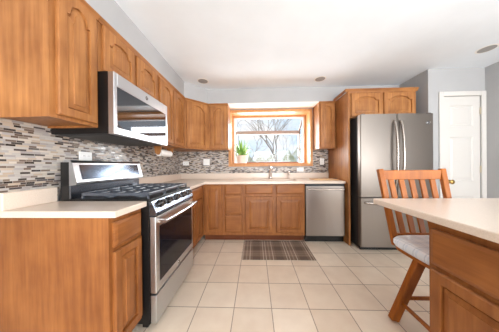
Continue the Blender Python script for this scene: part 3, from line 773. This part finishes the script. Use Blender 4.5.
tag(obj('seat_cushion', bm, m_cush, None, True, loc=(ST[0] - .012, ST[1] + .0, .5625)), 'pale checked cushion lying on the wooden stool seat', 'cushion')

# ------------------------------------------------------------------ plant
pl = thing('potted_plant', 'green spiky plant in a cream pot on the window sill', 'plant', (-.275, 3.62, WZ0 - .004))
obj('pot', add_lathe(BM(), [(.085, 0), (.092, .004), (.115, .15), (.122, .155), (.122, .185), (.112, .185), (.107, .16), (.02, .155)], 28), m_pot, pl, True)
obj('soil', add_lathe(BM(), [(.103, .160), (.103, .168), (.03, .172)], 20), m_soil, pl)
rnd = random.Random(3)
bm = BM()
def leaf(bm, p, a, lean, ln, w):
    p = Vector(p); pts = []
    for k in range(6):
        s = k / 5; out = math.sin(lean) * ln * s + .03 * s * s; z = math.cos(lean) * ln * s - .05 * s * s * math.sin(lean)
        pts.append((p + Vector((math.cos(a) * out, math.sin(a) * out, z)), w * (1 - s) ** .7 * (.6 + .8 * min(s * 3, 1)) + .001))
    u = Vector((-math.sin(a), math.cos(a), 0)); nn = Vector((math.cos(a), math.sin(a), 0)) * .25
    A = [bm.verts.new(q - u * ww) for q, ww in pts]; B = [bm.verts.new(q + u * ww) for q, ww in pts]; C = [bm.verts.new(q + nn * ww - Vector((0, 0, ww * .5))) for q, ww in pts]
    for k in range(5):
        bm.faces.new((A[k], A[k + 1], C[k + 1], C[k])); bm.faces.new((C[k], C[k + 1], B[k + 1], B[k])); bm.faces.new((B[k], B[k + 1], A[k + 1], A[k]))
for k in range(64):
    a = rnd.uniform(0, 2 * PI); ln = rnd.uniform(.15, .36); lean = rnd.uniform(.1, 1.2) if ln < .29 else rnd.uniform(.05, .6)
    leaf(bm, (.05 * math.cos(a) * rnd.random(), .05 * math.sin(a) * rnd.random(), .165), a, lean, ln, rnd.uniform(.013, .023))
obj('foliage', bm, m_leaf, pl)
bm = BM(); add_tube(bm, [(.03, 0, .165), (.10, -.01, .27), (.17, 0, .33), (.215, .0, .31), (.235, 0, .24)], .004, 6); add_tube(bm, [(.17, 0, .33), (.2, .02, .37)], .003, 5)
obj('dry_stalk', bm, m_drystalk, pl)

# ------------------------------------------------------------------ small objects
def outlet(label, loc, rotz, w, h, kind):
    t = thing('wall_outlet', label, 'outlet', loc, rotz, 'wall outlets and switches')
    obj('cover_plate', add_box(BM(), -w / 2, w / 2, -.006, 0, -h / 2, h / 2, .003), m_plate, t)
    if kind == 'h': spots = [(-.02, 0), (.02, 0)]
    elif kind == 'v': spots = [(0, -.02), (0, .02)]
    else: spots = [(-.023, 0), (.023, 0)]
    for x, z in spots:
        s = obj('socket' if kind != 'sw' else 'rocker_switch', add_box(BM(), x - .014, x + .014, -.009, -.004, z - (.014 if kind != 'sw' else .032), z + (.014 if kind != 'sw' else .032), .002), m_plate, t)
        if kind != 'sw':
            b2 = BM()
            for dx in (-.005, .005): add_box(b2, x + dx - .001, x + dx + .001, -.0096, -.0089, z - .001, z + .006)
            obj('slot', b2, m_slot, s)
    return t
yb = YB - .0085
outlet('horizontal white outlet on the back wall nearest the left corner', (-1.30, yb, 1.205), 0, .115, .075, 'h')
outlet('wide white two gang switch plate under the narrow left window cabinet', (-.91, yb, 1.225), 0, .118, .118, 'sw')
outlet('horizontal white outlet below the right end of the window casing', (.815, yb, 1.072), 0, .125, .075, 'h')
outlet('upright white outlet under the cabinet right of the window', (1.21, yb, 1.215), 0, .075, .118, 'v')
outlet('horizontal white outlet on the left wall above the range', (XL + .0085, 1.43, 1.245), L90, .115, .075, 'h')
cbd = thing('cutting_board', 'thin pale wooden cutting board on the counter above the dishwasher', 'board', (1.10, 2.88, CT1 + .0005))
obj('board', add_box(BM(), -.19, .19, -.13, .13, 0, .014, .004, 2), m_board, cbd)
obj('grip_strip', add_box(BM(), .17, .192, -.05, .05, .0145, .018, .001), m_dgrey, cbd)
pt = thing('paper_towel_holder', 'wooden paper towel holder fixed under the cabinet beside the microwave', 'holder', (-1.21, 2.30, 1.425))
bm = BM(); add_box(bm, -.05, .05, -.17, .17, -.016, -.0005, .003); obj('mounting_plate', bm, m_wood, pt)
for y in (-.165, .15):
    bm = BM(); add_prism(bm, [(-.045, -.016), (.045, -.016), (.035, -.09), (.015, -.125), (-.015, -.125), (-.035, -.09)], y, y + .015, 'y'); obj('end_bracket', bm, m_wood, pt)
obj('rod', add_tube(BM(), [(0, -.15, -.098), (0, .15, -.098)], .010, 10), m_wood, pt)
bm = BM(); add_lathe(bm, [(.018, -.14), (.042, -.14), (.042, .14), (.018, .14)], 24, (0, 0, -.098), 'y')
tag(obj('paper_towel_roll', bm, m_paper, None, True, loc=(-1.21, 2.30, 1.425)), 'white paper towel roll hanging in the wooden holder', 'paper towel')

def downlight(label, x, y):
    t = thing('ceiling_light', label, 'light', (x, y, H), 0, 'recessed ceiling lights')
    bm = BM(); add_lathe(bm, [(.070, -.0005), (.086, -.0005), (.085, -.003), (.071, -.0035)], 32); obj('trim_ring', bm, m_white, t, True)
    obj('lamp_lens', add_lathe(BM(), [(.070, -.0005), (.070, -.0045), (.01, -.012)], 28), m_lens, t, True)
downlight('recessed ceiling light nearest the diagonal corner cabinet', -.783, 2.635)
downlight('recessed ceiling light in front of the cabinet right of the window', .975, 2.66)
downlight('recessed ceiling light nearest the white closet door', 2.6, 2.06)

# ------------------------------------------------------------------ outdoors
bm = BM(); bmesh.ops.create_grid(bm, x_segments=2, y_segments=2, size=60)
for v in bm.verts: v.co.y += 64.5; v.co.z = -.6
o = struct('ground_outside', bm, m_lawn, 'pale winter lawn outside beyond the window', 'ground')
def tree(label, loc, h, seed, spread=.55, depth=5, r0=.10):
    rn = random.Random(seed); t = thing('bare_tree', label, 'tree', loc, 0, 'bare trees outside the window')
    trunk, br = BM(), BM()
    def grow(p, d, ln, r, lv):
        n = 3; pts = [p]
        for k in range(n):
            d = (d + Vector((rn.uniform(-1, 1), rn.uniform(-1, 1), rn.uniform(-.3, .6))) * .14).normalized(); pts.append(pts[-1] + d * ln / n)
        add_tube(trunk if lv == 0 else br, pts, r, 6 if lv < 2 else 4, False, 1.0, [r * (1 - .35 * i / n) for i in range(n + 1)])
        if lv >= depth: return
        for c in range(3 if lv < 3 else 2):
            a = rn.uniform(0, 2 * PI); tilt = rn.uniform(.3, .85) * spread * 1.6
            ax = d.orthogonal().normalized(); ax.rotate(Matrix.Rotation(a, 3, d)); nd = d.copy(); nd.rotate(Matrix.Rotation(tilt, 3, ax))
            st_ = pts[-1] if c < 2 else pts[-2]
            grow(st_, nd, ln * rn.uniform(.62, .85), r * .62, lv + 1)
    grow(Vector((0, 0, 0)), Vector((0, 0, 1)), h * .30, r0, 0)
    obj('trunk', trunk, m_bark, t); obj('branches', br, m_bark, t)
tree('tall bare tree behind the middle of the garden window', (1.35, 12, -.6), 7.2, 5, .45, 6, .085)
tree('bare tree behind the left half of the garden window', (-.75, 13, -.6), 7.6, 11, .5, 6, .06)
tree('slender bare tree behind the right half of the garden window', (5.0, 29, -.6), 9, 21, .45, 6, .05)
def bush(label, x, y, r, h, seed, mat):
    rn = random.Random(seed); bm = BM()
    for k in range(3200):
        a = rn.uniform(0, 2 * PI); q = math.sqrt(rn.random()); z = rn.random() ** .8
        rr = r * q * math.sqrt(max(0.05, 1 - z * z * .9)); c = Vector((rr * math.cos(a), rr * math.sin(a), h * z * (1 - .25 * q)))
        d1 = Vector((rn.uniform(-1, 1), rn.uniform(-1, 1), rn.uniform(-.3, 1))).normalized() * rn.uniform(.03, .08); d2 = d1.orthogonal().normalized() * rn.uniform(.02, .04)
        bm.faces.new([bm.verts.new(p) for p in (c - d1, c + d2, c + d1, c - d2)])
    t = obj('bush', bm, mat, loc=(x, y, -.6)); tag(t, label, 'bush', 'bushes outside the window')
bl = ['pale bush seen through the left edge of the garden window', 'olive bush behind the potted plant outdoors', 'pale bush left of the middle tree trunk', 'pale bush at the middle of the window view', 'olive bush right of the middle tree trunk', 'tall olive bush seen in the right half of the window']
for k, (x, y, r, h) in enumerate([(-2.9, 17, 1.3, 2.6), (-1.1, 20.5, 1.5, 2.9), (.5, 17, 1.2, 2.5), (2.0, 20.5, 1.5, 2.9), (3.1, 16.6, 1.1, 2.8), (6.1, 24.5, 1.7, 4.0)]):
    bush(bl[k], x, y, r * 1.12, h * 1.2, k + 40, m_bush2 if k in (1, 4, 5) else m_bush)
